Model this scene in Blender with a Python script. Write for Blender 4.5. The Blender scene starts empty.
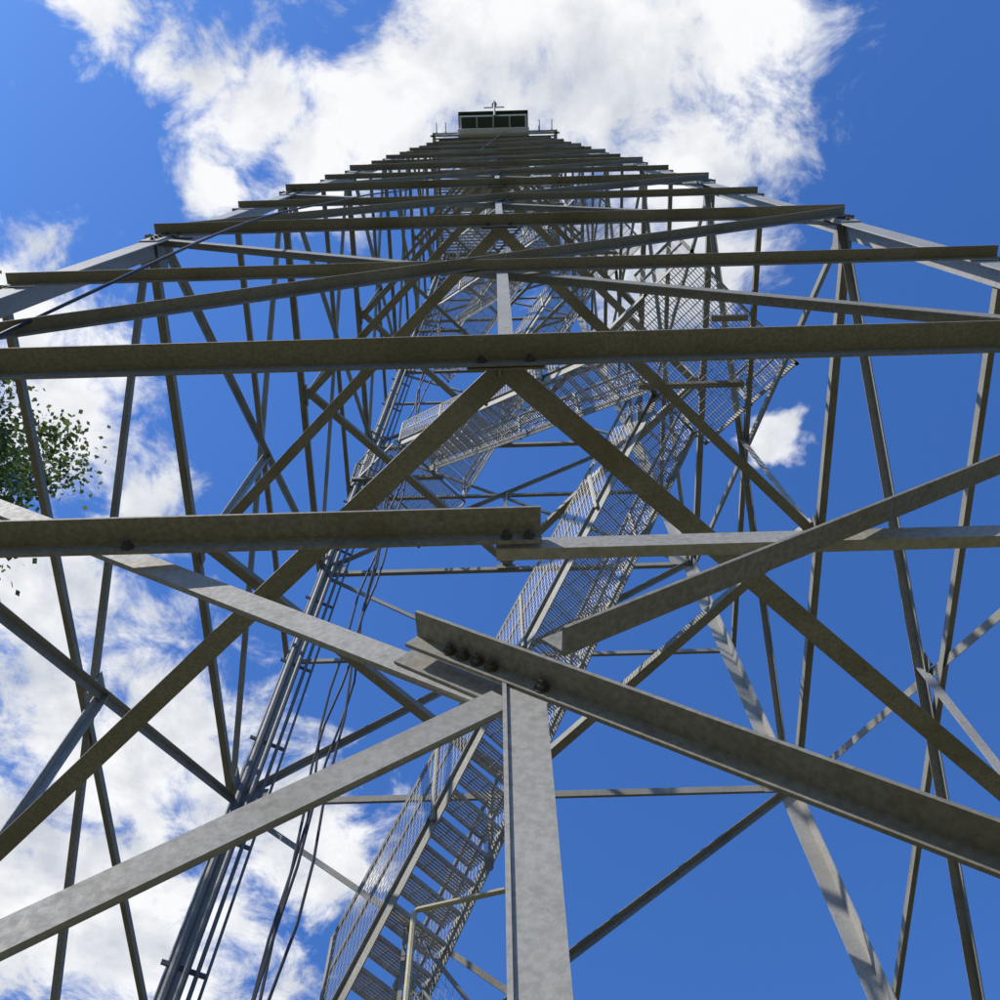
import bpy, math, random
from mathutils import Vector, Matrix
random.seed(7)
H0=1.6
W=6.9766; T=0.0446; YC=1+W/2
V=Vector
def hw(h): return W/2-T*h

# ---------------------------------------------------------------- materials
def new_mat(name):
    m=bpy.data.materials.new(name); m.use_nodes=True
    n=m.node_tree.nodes; l=m.node_tree.links
    b=n['Principled BSDF']
    return m,n,l,b
def steel(name,c1,c2,stain,metal=.06,rough=.64,stain_amt=.5):
    m,n,l,b=new_mat(name)
    tc=n.new('ShaderNodeTexCoord')
    n1=n.new('ShaderNodeTexNoise'); n1.inputs['Scale'].default_value=2.2; n1.inputs['Detail'].default_value=4
    n2=n.new('ShaderNodeTexNoise'); n2.inputs['Scale'].default_value=70; n2.inputs['Detail'].default_value=5
    n4=n.new('ShaderNodeTexNoise'); n4.inputs['Scale'].default_value=16; n4.inputs['Detail'].default_value=7; n4.inputs['Roughness'].default_value=.75
    for q in (n1,n2,n4): l.new(tc.outputs['Object'],q.inputs['Vector'])
    mx=n.new('ShaderNodeMixRGB'); mx.inputs[1].default_value=(*c1,1); mx.inputs[2].default_value=(*c2,1)
    r=n.new('ShaderNodeMapRange'); r.inputs[1].default_value=.38; r.inputs[2].default_value=.62
    l.new(n2.outputs['Fac'],r.inputs[0]); l.new(r.outputs[0],mx.inputs[0])
    r2=n.new('ShaderNodeMapRange'); r2.inputs[1].default_value=.48; r2.inputs[2].default_value=.72; r2.inputs[4].default_value=stain_amt
    l.new(n1.outputs['Fac'],r2.inputs[0])
    m2=n.new('ShaderNodeMixRGB'); m2.inputs[2].default_value=(*stain,1)
    l.new(r2.outputs[0],m2.inputs[0]); l.new(mx.outputs[0],m2.inputs[1])
    r4=n.new('ShaderNodeMapRange'); r4.inputs[1].default_value=.55; r4.inputs[2].default_value=.74; r4.inputs[4].default_value=.55
    l.new(n4.outputs['Fac'],r4.inputs[0])
    m3=n.new('ShaderNodeMixRGB'); m3.inputs[2].default_value=(.13,.1,.06,1)
    l.new(r4.outputs[0],m3.inputs[0]); l.new(m2.outputs[0],m3.inputs[1])
    l.new(m3.outputs[0],b.inputs['Base Color'])
    b.inputs['Metallic'].default_value=metal
    b.inputs['Specular IOR Level'].default_value=.35
    r3=n.new('ShaderNodeMapRange'); r3.inputs[3].default_value=rough-.12; r3.inputs[4].default_value=rough+.15
    l.new(n2.outputs['Fac'],r3.inputs[0]); l.new(r3.outputs[0],b.inputs['Roughness'])
    bp=n.new('ShaderNodeBump'); bp.inputs['Strength'].default_value=.2; bp.inputs['Distance'].default_value=.008
    l.new(n4.outputs['Fac'],bp.inputs['Height']); l.new(bp.outputs[0],b.inputs['Normal'])
    return m
M_STEEL=steel('galvanized_steel',(.35,.335,.285),(.26,.248,.205),(.19,.165,.11),stain_amt=.65)
M_STEEL_LIT=steel('galvanized_steel_lit',(.48,.465,.425),(.38,.37,.335),(.28,.255,.2),stain_amt=.4)  # lighter copy of the steel: sunlit look of legs and posts put into colour
M_GRATE=steel('grating_steel',(.52,.51,.48),(.42,.41,.385),(.26,.235,.19))
M_DARK=steel('weathered_bolt_steel',(.13,.125,.11),(.09,.085,.075),(.12,.08,.05),metal=.2)
M_PIPE=steel('conduit_grey',(.2,.2,.19),(.15,.15,.145),(.1,.1,.1),metal=.2)
M_TAN=steel('tan_painted_pipe',(.6,.53,.34),(.52,.46,.28),(.34,.26,.14),metal=0)
M_GREEN=steel('dark_green_paint',(.06,.085,.055),(.05,.07,.045),(.06,.06,.05),metal=0)
M_WHITE=steel('white_paint',(.82,.82,.8),(.78,.78,.76),(.6,.58,.53),metal=0,stain_amt=.3)
def simple(name,c,rough=.6,metal=0):
    m,n,l,b=new_mat(name)
    tc=n.new('ShaderNodeTexCoord'); ns=n.new('ShaderNodeTexNoise'); ns.inputs['Scale'].default_value=8
    l.new(tc.outputs['Object'],ns.inputs['Vector'])
    mx=n.new('ShaderNodeMixRGB'); mx.inputs[1].default_value=(*[x*.75 for x in c],1); mx.inputs[2].default_value=(*[x*1.2 for x in c],1)
    l.new(ns.outputs['Fac'],mx.inputs[0]); l.new(mx.outputs[0],b.inputs['Base Color'])
    b.inputs['Roughness'].default_value=rough; b.inputs['Metallic'].default_value=metal
    return m
M_CABLE=simple('black_cable',(.02,.02,.02),.5)
M_GLASS=simple('window_glass',(.03,.04,.05),.08)
M_CONC=simple('concrete',(.35,.34,.32),.9)
M_BARK=simple('bark',(.12,.09,.065),.9)
M_MESH=simple('wire_mesh_steel',(.42,.41,.39),.5,.2)

# ---------------------------------------------------------------- mesh accumulators
class Acc:
    def __init__(s): s.v=[]; s.f=[]
    def add(s,vs,fs):
        o=len(s.v); s.v+= [tuple(a) for a in vs]; s.f+=[tuple(i+o for i in f) for f in fs]
def finish(acc,name,mat,parent,smooth=False):
    me=bpy.data.meshes.new(name); me.from_pydata(acc.v,[],acc.f); me.update()
    ob=bpy.data.objects.new(name,me); bpy.context.scene.collection.objects.link(ob)
    me.materials.append(mat); ob.location=(0,0,0)
    if parent: ob.parent=parent
    return ob
def empty(name,loc=(0,0,0)):
    e=bpy.data.objects.new(name,None); bpy.context.scene.collection.objects.link(e); return e
def frame(p0,p1,a):
    d=(p1-p0).normalized(); a=(a-d*a.dot(d)).normalized(); b=d.cross(a)
    return d,a,b
def angle(acc,p0,p1,a,b,w,t=.008,w2=None):
    """steel angle section: heel on p0-p1, flanges along a (w) and b (w2)"""
    w2=w2 or w
    p0=V(p0);p1=V(p1)
    d,a1,c=frame(p0,p1,V(a)); 
    b1=c if c.dot(V(b))>0 else -c
    prof=[(0,0),(w,0),(w,t),(t,t),(t,w2),(0,w2)]
    N=max(1,int((p1-p0).length/1.6)); vs=[]; n=6
    for k in range(N+1):
        p=p0.lerp(p1,k/N); vs+=[p+a1*x+b1*y for x,y in prof]
    fs=[(j*n+i,j*n+(i+1)%n,(j+1)*n+(i+1)%n,(j+1)*n+i) for j in range(N) for i in range(n)]
    o=N*n
    fs+=[(0,3,2,1),(0,5,4,3),(o,o+1,o+2,o+3),(o,o+3,o+4,o+5)]
    if a1.cross(b1).dot(d)<0: fs=[tuple(reversed(f)) for f in fs]
    acc.add(vs,fs)
def box(acc,p0,p1,a,wa,wb,seg=0):
    p0=V(p0);p1=V(p1); d,a1,b1=frame(p0,p1,V(a))
    N=max(1,int((p1-p0).length/seg)) if seg else 1
    vs=[p0.lerp(p1,k/N)+a1*sx*wa/2+b1*sy*wb/2 for k in range(N+1) for sx,sy in ((-1,-1),(1,-1),(1,1),(-1,1))]
    fs=[(3,2,1,0),tuple(N*4+i for i in range(4))]
    for j in range(N): 
        o=j*4; fs+=[(o,o+1,o+5,o+4),(o+1,o+2,o+6,o+5),(o+2,o+3,o+7,o+6),(o+3,o,o+4,o+7)]
    acc.add(vs,fs)
def tube(acc,pts,r,n=8):
    pts=[V(p) for p in pts]
    vs=[];fs=[]
    for i,p in enumerate(pts):
        d=(pts[min(i+1,len(pts)-1)]-pts[max(i-1,0)]).normalized()
        a=d.cross(V((0.31,0.2,.93))); 
        if a.length<.05: a=d.cross(V((1,0,0)))
        a.normalize(); b=d.cross(a)
        for k in range(n):
            q=2*math.pi*k/n; vs.append(p+a*math.cos(q)*r+b*math.sin(q)*r)
    for i in range(len(pts)-1):
        for k in range(n):
            fs.append((i*n+k,i*n+(k+1)%n,(i+1)*n+(k+1)%n,(i+1)*n+k))
    fs.append(tuple(range(n-1,-1,-1))); fs.append(tuple((len(pts)-1)*n+k for k in range(n)))
    acc.add(vs,fs)
def stube(acc,a,b,r,n=6):
    N=max(1,int((b-a).length/.7)); tube(acc,[a.lerp(b,i/N) for i in range(N+1)],r,n)
def bolt(acc,p,nrm,r=.014,hh=.012):
    p=V(p); nrm=V(nrm).normalized()
    tube(acc,[p,p+nrm*.003],r*1.45,12)
    tube(acc,[p+nrm*.003,p+nrm*(.003+hh)],r,6)
    tube(acc,[p+nrm*(.003+hh),p+nrm*(.003+hh+.008)],r*.55,8)

# ---------------------------------------------------------------- tower frame
def FP(k,u,h,off=0):
    x,y=u,-(hw(h)+off)
    for _ in range(k): x,y=-y,x
    return V((x,YC+y,h+H0))
def FN(k):
    x,y=0,-1
    for _ in range(k): x,y=-y,x
    return V((x,y,-T)).normalized()
def FU(k):
    x,y=1,0
    for _ in range(k): x,y=-y,x
    return V((x,y,0))
GR=-H0
levels=[GR+.25,4.44,9.97,15.2,20.3,25.0,29.4,33.6,37.6]
mids=[2.447,7.094,12.75,17.9,22.8,27.3,31.55,35.7]
UP=V((0,0,1)); DN=-UP
legs=Acc();hor=Acc();brace=Acc();plan=Acc();posts=Acc();bolts=Acc();plates=Acc();post2=Acc()
for k in range(4):
    s=[(-1,-1),(1,-1),(1,1),(-1,1)][k]
    P=lambda h:V((s[0]*hw(h),YC+s[1]*hw(h),h+H0))
    for i in range(len(levels)-1):
        lo=levels[i]-(.25 if i==0 else 0); hi=levels[i+1]
        w=.17 if i<2 else (.15 if i<5 else .13)
        angle(legs,P(lo),P(hi),V((-s[0],0,0)),V((0,-s[1],0)),w,.012)
        if 0<i:
            q0=P(lo-.45)+V((s[0],s[1],0))*.0125; q1=P(lo+.45)+V((s[0],s[1],0))*.0125
            angle(legs,q0,q1,V((-s[0],0,0)),V((0,-s[1],0)),w+.01,.012)
            if i<4:
                for q in (-.38,-.28,-.18,.18,.28,.38):
                    c=P(lo+q)+V((s[0],s[1],0))*.0125
                    bolt(bolts,c+V((-s[0]*.09,0,0)),V((0,s[1],0)),.016,.013)
                    bolt(bolts,c+V((0,-s[1]*.09,0)),V((s[0],0,0)),.016,.013)
for k in range(4):
    N=FN(k);U=FU(k)
    for i in range(len(levels)-1):
        h0,h1=levels[i],levels[i+1]; hm=mids[i]
        w0,w1=hw(h0),hw(h1)
        big = (.108 if i==0 else .1) if i<4 else .085
        e=w1+.02
        angle(hor,FP(k,-e,h1,.014),FP(k,e,h1,.014),DN,N,big,.008)
        if not(k==0 and i==0):
            wm=hw(hm)+.01
            angle(hor,FP(k,-wm,hm,.012),FP(k,wm,hm,.012),DN,N,.075 if i<4 else .065,.007)
        hx=h0+(h1-h0)*w0/(w0+w1)
        if i==0: hx=1.739
        bw=.07 if i<3 else .06
        a0=h0+.0; a1=h1-.06
        if k==0 and i==0:
            dr=(FP(0,w0,h0,0)-FP(0,0,hx,0)).normalized()
            dl=(FP(0,-w0,h0,0)-FP(0,0,hx,0)).normalized()
            ur=(FP(0,w1,a1,0)-FP(0,0,hx,0)).normalized()
            B0=FP(0,-.01,hx+.0,.02); 
            angle(posts,B0-dr*.245,FP(0,w0,h0+.08,.02),DN,N,.042,.008,.062)
            angle(post2,FP(0,-w1,a1+.01,-.012),FP(0,-.02,hx+.0,-.012),DN,-N,.066,.007)
            angle(post2,FP(0,-w0,h0,.004),FP(0,-.03,hx-.005,.004)+dl*.03,DN,-N,.060,.008)
            angle(posts,FP(0,0,hx-.02,.032)+ur*.105,FP(0,w1,a1-.07,.032),UP,N,.066,.008,.06)
            angle(post2,FP(0,-.035,h0-.2,.012),FP(0,-.035,hx-.018,.012),U,N,.077,.0075,.012)
            box(plates,B0-N*.028-dr*.28-UP*.035,B0-N*.028-dr*.02-UP*.035,N,.006,.075)
            for q in (.06,.095,.13,.165):
                bolt(bolts,B0+N*.008-dr*q+DN*.024,N,.009,.009)
            bolt(bolts,B0+N*.008+dr*.06+DN*.024,N,.010,.009)
            for q in (.15,.2): bolt(bolts,FP(0,0,hx+.01,.04)+ur*q,N,.011,.010)
            wm=hw(hm)
            angle(posts,FP(0,-wm,hm+.0,.022),FP(0,.065,hm+.0,.022),DN,N,.066,.008,.07)
            angle(post2,FP(0,-.045,hm-.07,.008),FP(0,wm,hm-.07,.008),UP,-N,.062,.008,.03)
            for x in (-.02,.035): bolt(bolts,FP(0,x,hm-.045,.031),N,.010,.009)
            bolt(bolts,FP(0,-.93,hm-.045,.031),N,.011,.01)
            A=FP(0,0,hx-.02,.041)+ur*.105; Bp=FP(0,w1,a1-.07,.041); tt=(hm+H0-.035-A.z)/(Bp.z-A.z)
            bolt(bolts,A.lerp(Bp,tt)+UP*.025,N,.011,.01)
        else:
            angle(brace,FP(k,-w0,a0,.03),FP(k,w1,a1,.03),DN,N,bw,.007)
            angle(brace,FP(k,w0,a0,-.004),FP(k,-w1,a1,-.004),DN,-N,bw,.007)
            if i<5:
                angle(post2,FP(k,-.03,h0-(.2 if i==0 else 0),.012),FP(k,-.03,hx+.03,.012),U,-N,.07,.008)
                box(plates,FP(k,-.12,hx,.018),FP(k,.12,hx,.018),N,.008,.2)
                for dx in (-.07,.07):
                    for dz in (-.05,.05):
                        bolt(bolts,FP(k,dx,hx+dz,.023),N,.015,.014)
        box(plates,FP(k,-.16,h1-.02,.0),FP(k,.16,h1-.02,.0),N,.010,.14)
        if i<3:
            for dx in (-.1,.1): bolt(bolts,FP(k,dx,h1-.055,.023),N,.016,.013)
            for sx in (-1,1):
                for q in (.1,.2):
                    bolt(bolts,FP(k,sx*(w1-q),h1-.05,.023),N,.014,.012)
        for sx in (-1,1):
            box(plates,FP(k,sx*(w1-.03),h1-.02,-.02),FP(k,sx*(w1-.32),h1-.02,-.02),N,.008,.3)
for j,h in enumerate(levels[1:]):
    m=[FP(k,0,h,-.03) for k in range(4)]
    for k in range(4):
        p0=m[k].copy();p1=m[(k+1)%4].copy(); p0.z=p1.z=h+H0+.012+(.009 if k%2 else 0)
        if j==0:
            if k==3: p0.y-=.24
            if k==0: p1.y-=.25
        d=(p1-p0).normalized(); p0=p0-d*.07;p1=p1+d*.07
        inw=V((-d.y,d.x,0)); 
        if inw.dot(V((0,YC,0))-V((p0.x,p0.y,0)))<0: inw=-inw
        ww=.1 if j<4 else .075
        angle(plan,p0+inw*ww/2,p1+inw*ww/2,-inw,UP,ww,.008)
tower=empty('lookout_tower')
# ---------------------------------------------------------------- stairs
u0=V((.72,-.69,0)).normalized(); n0=V((.69,.72,0)).normalized()
strg=Acc();tread=Acc();rail=Acc();mesh=Acc();land=Acc();lfr=Acc()
SW=.64
def flight(A,B,pitch=.075):
    A=V(A);B=V(B); run=V((B.x-A.x,B.y-A.y,0)); L=run.length; r=run/L; s=V((-r.y,r.x,0))
    n=max(8,int(round((B.z-A.z)/.235)))
    for e in (-1,1):
        o=s*e*(SW/2+.02)
        box(strg,A+o+UP*-.04,B+o+UP*-.04,s,.010,.17,.8)
        box(strg,A+o*1.05+UP*.05,B+o*1.05+UP*.05,s,.04,.010,.8)
        oo=s*e*(SW/2+.05)
        stube(rail,A+oo+UP*1.0,B+oo+UP*1.0,.02,8)
        stube(rail,A+oo+UP*.55,B+oo+UP*.55,.014,6)
        for q in range(5):
            c=A.lerp(B,q/4)+oo
            box(rail,c-UP*.1,c+UP*1.0,s,.035,.035)
        m=int((B-A).length/pitch)
        for q in range(m+1):
            c=A.lerp(B,q/m)+oo*1.03
            box(mesh,c+UP*.06,c+UP*.98,s,.0035,.0035)
        mm=int(.9/pitch)
        for q in range(mm+1):
            z=UP*(.07+.9*q/mm)
            box(mesh,A+oo*1.03+z,B+oo*1.03+z,s,.0035,.0035,.4)
    for i in range(n):
        f=(i+.5)/n; c=A.lerp(B,f); c.z=A.z+(B.z-A.z)*(i+1)/n
        D=.205
        for q in range(8):
            x=-D/2+D*q/7
            box(tread,c+r*x-s*SW/2,c+r*x+s*SW/2,UP,.022 if q not in(0,7) else .045,.008)
        for q in range(5):
            y=-SW/2+SW*(q+.5)/5
            box(tread,c+s*y-r*D/2+UP*.01,c+s*y+r*D/2+UP*.01,UP,.006,.010)
def landing(c,r,s,lu,ls,guard=1):
    c=V(c)
    n=int(lu/.035)
    for q in range(n+1):
        x=-lu/2+lu*q/n
        box(land,c+r*x-s*ls/2,c+r*x+s*ls/2,UP,.022,.009,.6)
    m=int(ls/.1)
    for q in range(m+1):
        y=-ls/2+ls*q/m
        box(land,c+s*y-r*lu/2+UP*.01,c+s*y+r*lu/2+UP*.01,UP,.008,.01)
    for e in (-1,1):
        box(lfr,c+s*e*ls/2-r*lu/2-UP*.05,c+s*e*ls/2+r*lu/2-UP*.05,s,.01,.1)
        box(lfr,c+r*e*lu/2-s*ls/2-UP*.05,c+r*e*lu/2+s*ls/2-UP*.05,r,.01,.1)
    if not guard: return
    cs=[c-s*ls/2, c+r*lu/2-s*ls/2, c+r*lu/2+s*ls/2, c+s*ls/2]
    for a,b in zip(cs[:-1],cs[1:]):
        for z,rr in ((1.05,.02),(.55,.014)): stube(rail,a+UP*z,b+UP*z,rr,8)
        L=(b-a).length; k=max(2,int(L/.075))
        sd=(b-a).normalized().cross(UP)
        for q in range(k+1):
            p=a.lerp(b,q/k); box(mesh,p+UP*.04,p+UP*1.04,sd,.0035,.0035)
        for q in range(13):
            z=UP*(.08+.08*q); box(mesh,a+z,b+z,sd,.0035,.0035,.4)
        for p in (a,b): box(rail,p-UP*.1,p+UP*1.06,sd,.04,.04)
slev=[GR+.02,1.4]+mids[1:]
def ctr(h): f=hw(h)/hw(12); return V((.22*f,YC+.93*f,0))
def half(h): return 2.25*(hw(h)/hw(12))
XX=V((1,0,0));YY=V((0,1,0))
# entry flights along the back of the tower
flight(V((2.75,4.1,.0)),V((2.75,6.6,1.2+H0)),.11)
landing(V((2.75,7.1,1.2+H0)),XX,YY,.9,.95,0)
flight(V((2.3,7.22,1.2+H0)),V((-.95,7.22,6.3+H0)),.11)
landing(V((-1.45,7.22,6.3+H0)),-XX,YY,1.0,.7,0)
for i in range(2,len(slev)-1):
    h0=slev[i]; h1=slev[i+1]
    up=1 if i%2==0 else -1        # even: back-left -> front-right
    lane=.40 if up==1 else -.40
    A=ctr(h0)+n0*lane-u0*up*half(h0); B=ctr(h1)+n0*lane+u0*up*half(h1)
    A.z=h0+H0+.1;B.z=h1+H0+.1
    if i==2: A=V((-1.34,7.28,6.32+H0)); F1=(A.copy(),B.copy())
    flight(A,B,.075 if i<5 else .11)
    lu=(1.45 if i==2 else 1.2) if i<6 else .9
    c=ctr(h1)+u0*up*(half(h1)+lu/2); c.z=h1+H0+.1
    landing(c,u0*up,n0,lu,1.9 if i==2 else 1.65)
    X=(hw(h1)-.03)*up
    for e in (-.4,.4):
        q0=c+u0*up*e*lu
        box(lfr,V((q0.x-.3*up,q0.y,c.z-.13)),V((X,q0.y,c.z-.13)),V((0,1,0)),.06,.1)
A=ctr(35.7)-u0*.9; A.z=35.8+H0; B=ctr(35.7)+u0*.3; B.z=37.6+H0; flight(A,B,.11)
# tan pipe gate: post standing on the lower stair side, bar running to the stair's other rail
tan=Acc()
P1=V((-.85,6.5,5.9+H0)); P2=V((-.85,6.5,7.07+H0)); P3=V((-.10,6.32,7.07+H0))
tube(tan,[P1,P2-UP*.04,P2+V((.03,0,0)),P3],.026,8)
box(lfr,P1,V((-1.2,7.3,5.9+H0)),UP,.05,.05)
# ---------------------------------------------------------------- cab
cab=Acc();cabw=Acc();plat=Acc();glass=Acc();roof=Acc()
hp=37.6+H0; x=2.0
def blk(acc,x0,x1,y0,y1,z0,z1):
    box(acc,V(((x0+x1)/2,(y0+y1)/2,z0)),V(((x0+x1)/2,(y0+y1)/2,z1)),V((1,0,0)),x1-x0,y1-y0)
for q in range(41):
    y=YC-x+2*x*q/40
    box(plat,(-x,y,hp+.05),(x,y,hp+.05),UP,.04,.05)
for e in (-1,1):
    box(plat,(e*x,YC-x-.1,hp),(e*x,YC+x+.1,hp),UP,.15,.06)
    box(plat,(-x-.1,YC+e*x,hp),(x+.1,YC+e*x,hp),UP,.15,.06)
    for z in (.5,1.05):
        tube(plat,[(e*x,YC-x,hp+z),(e*x,YC+x,hp+z)],.025,6); tube(plat,[(-x,YC+e*x,hp+z),(x,YC+e*x,hp+z)],.025,6)
    for q in range(6):
        t=-x+2*x*q/5
        box(plat,(e*x,YC+t,hp),(e*x,YC+t,hp+1.05),V((0,1,0)),.05,.05)
        box(plat,(t,YC+e*x,hp),(t,YC+e*x,hp+1.05),V((1,0,0)),.05,.05)
cx=-.04; a=1.12
blk(cab,cx-a,cx+a,1.95,4.95,hp+.3,hp+1.2)
for q in range(5):
    X=cx-a+.05+(2*a-.1)*q/4; blk(cabw if q in(0,4) else plat,X-.03,X+.03,1.97,2.29,hp+.22,hp+.297)
blk(cabw,cx-a-.04,cx+a+.04,2.30,2.66,hp+.06,hp+.28)
blk(cabw,cx-a-.04,cx+a+.04,2.662,4.95,hp+.16,hp+.27)
for e in (-1,1):
    for q in range(5):
        X=cx-1.07+2.14*q/4; box(cab,(X,3.5+e*1.42,hp+1.2),(X,3.5+e*1.42,hp+2.2),V((1,0,0)),.09,.09)
        Y=2.08+2.8*q/4; box(cab,(cx+e*1.05,Y,hp+1.2),(cx+e*1.05,Y,hp+2.2),V((1,0,0)),.09,.09)
blk(glass,cx-1.02,cx+1.02,2.1,4.85,hp+1.2,hp+2.2)
blk(cab,cx-a,cx+a,2.0,4.95,hp+2.2,hp+2.35)
rv=[V((cx+sx*1.2,3.48+sy*1.6,hp+2.36)) for sx,sy in((-1,-1),(1,-1),(1,1),(-1,1))]+[V((cx,3.48,hp+3.1))]
roof.add(rv,[(3,2,1,0),(0,1,4),(1,2,4),(2,3,4),(3,0,4)])
ant=Acc(); tube(ant,[(cx+.05,1.93,hp+.4),(cx+.05,1.62,hp+3.9)],.035,6); tube(ant,[(-.35,1.78,hp+2.6),(.35,1.78,hp+2.7)],.02,6)
tube(ant,[(cx+.05,1.72,hp+3.2),(cx+.05,1.7,hp+3.4)],.09,10)
for xx in (-1.9,-1.6,1.45,1.85): tube(ant,[(xx,2.4,hp),(xx*1.05,2.2,hp+1.9)],.03,6)
# ---------------------------------------------------------------- conduits & cables
pipe=Acc();cable=Acc()
def legp(sx,sy,h,dx,dy): return V((sx*hw(h)+dx,YC+sy*hw(h)+dy,h+H0))
for dx,dy,r in ((.14,-.3,.045),(.25,-.28,.03),(.33,-.22,.022),(.4,-.16,.016)):
    tube(pipe,[legp(-1,1,h,dx,dy) for h in [-1.5]+[1.5*i for i in range(25)]],r,8)
for h in [1+1.6*i for i in range(22)]:
    a_=legp(-1,1,h,.02,-.34);b_=legp(-1,1,h,.40,-.14); box(pipe,a_,b_,UP,.05,.02)
for j in range(4):
    pts=[]
    for q in range(52):
        h=-1+q*.75
        wob=.06*math.sin(q*.65+j*2)+.03*math.sin(q*1.55+j)
        pts.append(V((-2.32+.07*j+h*.025+wob,7.15-.05*j-h*.03,h+H0)))
    tube(cable,pts,.014,6)
def smooth(pts,n=12):
    out=[];pts=[V(p) for p in pts]; P=[pts[0]]+pts+[pts[-1]]
    for i in range(1,len(P)-2):
        for k in range(n):
            t=k/n; a,b,c,d=P[i-1:i+3]
            out.append(.5*((2*b)+(-a+c)*t+(2*a-5*b+4*c-d)*t*t+(-a+3*b-3*c+d)*t**3))
    out.append(pts[-1]); return out
tube(cable,smooth([(.3,2.4,37.5+H0),(-.95,2.0,20+H0),(-1.6,1.5,13+H0),(-1.97,1.2,9+H0),(-2.3,1.15,5.3+H0),(-3.6,1.6,3.2+H0),(-6,2,.4)]),.010,6)

finish(legs,'legs',M_STEEL_LIT,tower);finish(hor,'horizontal_struts',M_STEEL,tower)
finish(brace,'cross_braces',M_STEEL,tower);finish(plan,'plan_bracing',M_STEEL,tower)
finish(posts,'lapped_struts',M_STEEL,tower);finish(post2,'posts_and_lower_braces',M_STEEL_LIT,tower);finish(plates,'gusset_plates',M_STEEL,tower)
finish(bolts,'bolts',M_DARK,tower);finish(strg,'stair_stringers',M_STEEL,tower)
finish(tread,'stair_treads',M_GRATE,tower);finish(rail,'handrails',M_STEEL,tower)
finish(mesh,'guard_mesh',M_MESH,tower);finish(land,'landing_gratings',M_GRATE,tower)
finish(lfr,'landing_beams',M_STEEL,tower);finish(tan,'tan_guard_pipe',M_TAN,tower)
finish(cab,'cab_walls',M_GREEN,tower);finish(cabw,'cab_floor_edge',M_WHITE,tower)
finish(plat,'catwalk',M_STEEL_LIT,tower);finish(glass,'cab_windows',M_GLASS,tower)
finish(roof,'cab_roof',M_GREEN,tower);finish(ant,'antenna',M_STEEL,tower)
finish(pipe,'conduits',M_PIPE,tower);finish(cable,'cables',M_CABLE,tower)
foot=Acc()
for sx in(-1,1):
    for sy in(-1,1):
        p=V((sx*hw(-1.6),YC+sy*hw(-1.6),0)); blk(foot,p.x-.35,p.x+.35,p.y-.35,p.y+.35,-.2,.24)
fo=finish(foot,'footings',M_CONC,tower)
bv=fo.modifiers.new('bevel','BEVEL'); bv.width=.03

# ---------------------------------------------------------------- trees
def leafmat(name,k=1,trans=.4):
    m,n,l,b=new_mat(name)
    g=n.new('ShaderNodeNewGeometry')
    cr=n.new('ShaderNodeValToRGB'); cr.color_ramp.elements[0].color=(.06*k,.10*k,.02*k,1); cr.color_ramp.elements[1].color=(.17*k,.22*k,.06*k,1)
    l.new(g.outputs['Random Per Island'],cr.inputs[0]); l.new(cr.outputs[0],b.inputs['Base Color'])
    b.inputs['Roughness'].default_value=.55
    if trans:
        tr=n.new('ShaderNodeBsdfTranslucent'); l.new(cr.outputs[0],tr.inputs['Color'])
        mx=n.new('ShaderNodeMixShader'); mx.inputs[0].default_value=trans
        l.new(b.outputs[0],mx.inputs[1]); l.new(tr.outputs[0],mx.inputs[2]); l.new(mx.outputs[0],n['Material Output'].inputs[0])
    return m
M_LEAF=leafmat('leaves'); M_FOREST=leafmat('forest_leaves',.55,0)
def tree(base,hgt,rad,seed,leaves=16000,fc=.66):
    rnd=random.Random(seed); e=empty('deciduous_tree')
    wood=Acc();lf=Acc(); base=V(base)
    def limb(p,q,r0,r1,n=5):
        pts=[p.lerp(q,i/n)+V((rnd.uniform(-1,1),rnd.uniform(-1,1),rnd.uniform(-1,1)))*(p-q).length*.03*(0<i<n) for i in range(n+1)]
        for i in range(n):
            d=(pts[i+1]-pts[i]).normalized(); a=d.cross(V((.3,1,.1))).normalized(); b=d.cross(a)
            vs=[]
            for pp,rr in((pts[i],r0+(r1-r0)*i/n),(pts[i+1],r0+(r1-r0)*(i+1)/n)):
                for k in range(7):
                    t=k*2*math.pi/7; vs.append(pp+a*math.cos(t)*rr+b*math.sin(t)*rr)
            wood.add(vs,[(k,(k+1)%7,7+(k+1)%7,7+k) for k in range(7)])
        return pts
    limb(base,base+V((0,0,hgt*.95)),.26,.04,10)
    tips=[]
    for i in range(38):
        f=.35+.6*i/38; p=base+V((0,0,hgt*f)); az=i*2.4+rnd.uniform(-.4,.4)
        R=rad*math.sqrt(max(.05,1-((f-fc)/.42)**2))*rnd.uniform(.8,1.15)
        q=p+V((math.cos(az)*R,math.sin(az)*R,R*rnd.uniform(.2,.55)))
        pts=limb(p,q,.07,.018)
        tips+=[pts[-1],pts[-2]]
        for j in range(6):
            s=pts[rnd.randint(2,5)]; t=s+V((rnd.uniform(-1,1),rnd.uniform(-1,1),rnd.uniform(-.3,1))).normalized()*rad*.32
            limb(s,t,.02,.006,3); tips+=[t,(s+t)/2]
    for i in range(leaves):
        c=tips[rnd.randrange(len(tips))]
        p=c+V((rnd.gauss(0,1),rnd.gauss(0,1),rnd.gauss(0,.8)))*rad*.085
        a=V((rnd.gauss(0,1),rnd.gauss(0,1),rnd.gauss(0,.6))).normalized(); b=a.cross(V((rnd.gauss(0,1),rnd.gauss(0,1),rnd.gauss(0,1)))).normalized()
        L=rnd.uniform(.08,.14); w=L*.42
        lf.add([p,p+a*L*.5+b*w,p+a*L,p+a*L*.5-b*w],[(0,1,2,3)])
    finish(wood,'trunk_and_limbs',M_BARK,e); finish(lf,'foliage',M_LEAF,e)
tree((-11.55,5.95,0),22.5,3.1,3,46000,.78)
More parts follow.
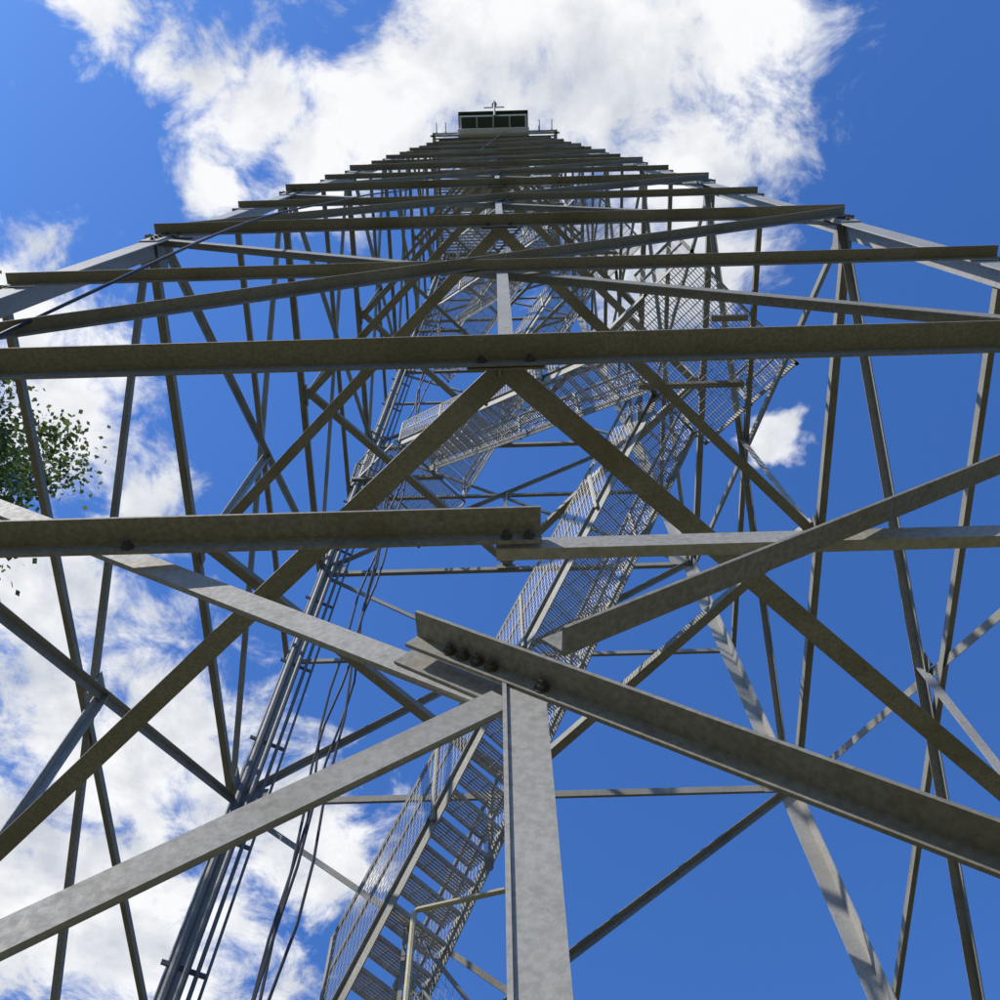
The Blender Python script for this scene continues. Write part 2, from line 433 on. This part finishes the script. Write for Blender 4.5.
tree((-17,22,0),15,3.4,5,7000)
tree((16,26,0),14,3.4,9,7000)
# surrounding forest edge (one mass), out of view; added to block bright horizon light
rnd=random.Random(11); fr=Acc()
for i in range(110):
    az=i/110*2*math.pi+rnd.uniform(-.03,.03); R=rnd.uniform(27,40); H=rnd.uniform(12,19)
    c=V((math.cos(az)*R,YC+math.sin(az)*R,0))
    tube(fr,[c,c+V((0,0,H*.8))],.2,6)
    for j in range(130):
        z=rnd.uniform(.08,1)**.8; rr=2.9*math.sqrt(max(.03,1-((z-.5)/.55)**2))
        th=rnd.uniform(0,6.28); q=rr*math.sqrt(rnd.random())
        p=c+V((math.cos(th)*q,math.sin(th)*q,z*H))
        a=V((rnd.gauss(0,1),rnd.gauss(0,1),rnd.gauss(0,1))).normalized(); b=a.cross(V((rnd.gauss(0,1),rnd.gauss(0,1),rnd.gauss(0,1)))).normalized()
        L=rnd.uniform(.5,1.0)
        fr.add([p-a*L,p+b*L*.6,p+a*L,p-b*L*.6],[(0,1,2,3)])
finish(fr,'tree_line',M_FOREST,None)

# ---------------------------------------------------------------- ground
g=Acc(); S=900; g.add([(-S,-S,0),(S,-S,0),(S,S,0),(-S,S,0)],[(0,1,2,3)])
m,n,l,b=new_mat('grass')
tc=n.new('ShaderNodeTexCoord'); ns=n.new('ShaderNodeTexNoise'); ns.inputs['Scale'].default_value=1.5; ns.inputs['Detail'].default_value=5
cr=n.new('ShaderNodeValToRGB'); cr.color_ramp.elements[0].color=(.055,.065,.025,1); cr.color_ramp.elements[0].position=.3
cr.color_ramp.elements[1].color=(.16,.137,.08,1); cr.color_ramp.elements[1].position=.72
l.new(tc.outputs['Object'],ns.inputs['Vector']); l.new(ns.outputs['Fac'],cr.inputs[0]); l.new(cr.outputs[0],b.inputs['Base Color'])
b.inputs['Roughness'].default_value=1
finish(g,'ground',m,None)

# ---------------------------------------------------------------- sky
SUN=V((-.56,-.38,.74)).normalized()
elev=math.asin(SUN.z); rot=math.atan2(SUN.x,SUN.y)
w=bpy.data.worlds.new('World'); bpy.context.scene.world=w; w.use_nodes=True
n=w.node_tree.nodes; l=w.node_tree.links; bg=n['Background']; bg.inputs['Strength'].default_value=.105
sky=n.new('ShaderNodeTexSky'); sky.sky_type='NISHITA'; sky.sun_disc=False; sky.sun_elevation=elev; sky.sun_rotation=rot
sky.ozone_density=3.0; sky.air_density=1.0; sky.dust_density=.6
def math_(op,a,b=None,clamp=False):
    q=n.new('ShaderNodeMath'); q.operation=op; q.use_clamp=clamp
    for i,x in enumerate((a,b)):
        if x is None: continue
        if isinstance(x,(int,float)): q.inputs[i].default_value=x
        else: l.new(x,q.inputs[i])
    return q.outputs[0]
tc=n.new('ShaderNodeTexCoord'); sp=n.new('ShaderNodeSeparateXYZ'); l.new(tc.outputs['Generated'],sp.inputs[0])
z=math_('MAXIMUM',sp.outputs[2],.03)
cb=n.new('ShaderNodeCombineXYZ'); l.new(math_('DIVIDE',sp.outputs[0],z),cb.inputs[0]); l.new(math_('DIVIDE',sp.outputs[1],z),cb.inputs[1])
def noise(scale,detail,rough,vec,dist=0):
    q=n.new('ShaderNodeTexNoise'); q.inputs['Scale'].default_value=scale; q.inputs['Detail'].default_value=detail; q.inputs['Roughness'].default_value=rough
    q.inputs['Distortion'].default_value=dist
    l.new(vec,q.inputs['Vector']); return q
wn=noise(8,4,.65,cb.outputs[0])
va=n.new('ShaderNodeVectorMath'); va.operation='MULTIPLY_ADD'; l.new(wn.outputs['Color'],va.inputs[0]); va.inputs[1].default_value=(.12,.12,0); 
vb=n.new('ShaderNodeVectorMath'); vb.operation='SUBTRACT'; l.new(cb.outputs[0],vb.inputs[0]); vb.inputs[1].default_value=(.06,.06,0)
l.new(vb.outputs[0],va.inputs[2]); wp=va.outputs[0]
blobs=[(.095,.0,.17),(.20,-.01,.075),(.18,.09,.085),(-.01,0,.12),(-.09,.045,.07),(-.205,.055,.055),(-.25,.0,.04),(-.32,-.035,.045),(-.25,.10,.035),
(.165,.186,.085),(-.15,.09,.055),(-.431,.22,.08),(-.42,.308,.08),(-.36,.4,.055),(-.49,.497,.10),(-.425,.68,.17),(-.54,.88,.22),(-.30,.748,.12),
(-.222,.83,.09),(.265,.351,.026),(-.453,.95,.2),(.05,-.3,.28),(-.6,-.3,.25),(1.3,1.6,.5),(-1.5,1.8,.8),(.6,3.2,1.0),(-1.2,-.9,.5),(1.6,-.8,.4)]
cur=None
for bx,by,br in blobs:
    d=n.new('ShaderNodeVectorMath'); d.operation='DISTANCE'; l.new(wp,d.inputs[0]); d.inputs[1].default_value=(bx,by,0)
    v=math_('SUBTRACT',1.0,math_('DIVIDE',d.outputs['Value'],br))
    cur=v if cur is None else math_('MAXIMUM',cur,v)
cur=math_('MAXIMUM',cur,-1.2)
fn=noise(13,9,.66,cb.outputs[0],.4)
dens=math_('ADD',cur,math_('MULTIPLY',math_('SUBTRACT',fn.outputs['Fac'],.5),3.0))
mr=n.new('ShaderNodeMapRange'); mr.interpolation_type='SMOOTHSTEP'; mr.inputs[1].default_value=-.22; mr.inputs[2].default_value=.6; l.new(dens,mr.inputs[0])
sh=noise(7,6,.6,cb.outputs[0],.2)
cc=n.new('ShaderNodeValToRGB'); cc.color_ramp.elements[0].position=.36; cc.color_ramp.elements[0].color=(.6,.64,.71,1); cc.color_ramp.elements[1].position=.58; cc.color_ramp.elements[1].color=(.95,.96,.98,1)
l.new(sh.outputs['Fac'],cc.inputs[0])
sc=n.new('ShaderNodeVectorMath'); sc.operation='SCALE'; l.new(cc.outputs[0],sc.inputs[0]); sc.inputs['Scale'].default_value=9.6
tint=n.new('ShaderNodeMixRGB'); tint.blend_type='MULTIPLY'; tint.inputs[0].default_value=1; tint.inputs[2].default_value=(.68,1.22,2.0,1); l.new(sky.outputs[0],tint.inputs[1])
mix=n.new('ShaderNodeMixRGB'); l.new(mr.outputs[0],mix.inputs[0]); l.new(tint.outputs[0],mix.inputs[1]); l.new(sc.outputs[0],mix.inputs[2])
l.new(mix.outputs[0],bg.inputs['Color'])
w.cycles.sampling_method='MANUAL'; w.cycles.sample_map_resolution=512
sl=bpy.data.lights.new('sun','SUN'); sl.energy=4.3; sl.angle=math.radians(.5); sl.color=(1,.95,.87)
so=bpy.data.objects.new('sun',sl); bpy.context.scene.collection.objects.link(so); so.rotation_euler=SUN.to_track_quat('Z','Y').to_euler()

# ---------------------------------------------------------------- camera
z0,roll,yaw=.3878,.0182,-.0097
R=V((math.cos(yaw),-math.sin(yaw),0)); Fh=V((math.sin(yaw),math.cos(yaw),0))
F=Fh*math.sin(z0)+UP*math.cos(z0); D=Fh*math.cos(z0)-UP*math.sin(z0)
r2=R*math.cos(roll)+D*math.sin(roll); d2=-R*math.sin(roll)+D*math.cos(roll)
mt=Matrix((( r2.x,-d2.x,-F.x,-.0228),(r2.y,-d2.y,-F.y,0),(r2.z,-d2.z,-F.z,H0),(0,0,0,1)))
cd=bpy.data.cameras.new('camera'); co=bpy.data.objects.new('camera',cd); bpy.context.scene.collection.objects.link(co)
co.matrix_world=mt; cd.sensor_width=36; cd.lens=36*1.0973; cd.clip_start=.05; cd.clip_end=3000
bpy.context.scene.camera=co
vs=bpy.context.scene.view_settings; vs.view_transform='Standard'; vs.look='None'; vs.exposure=0
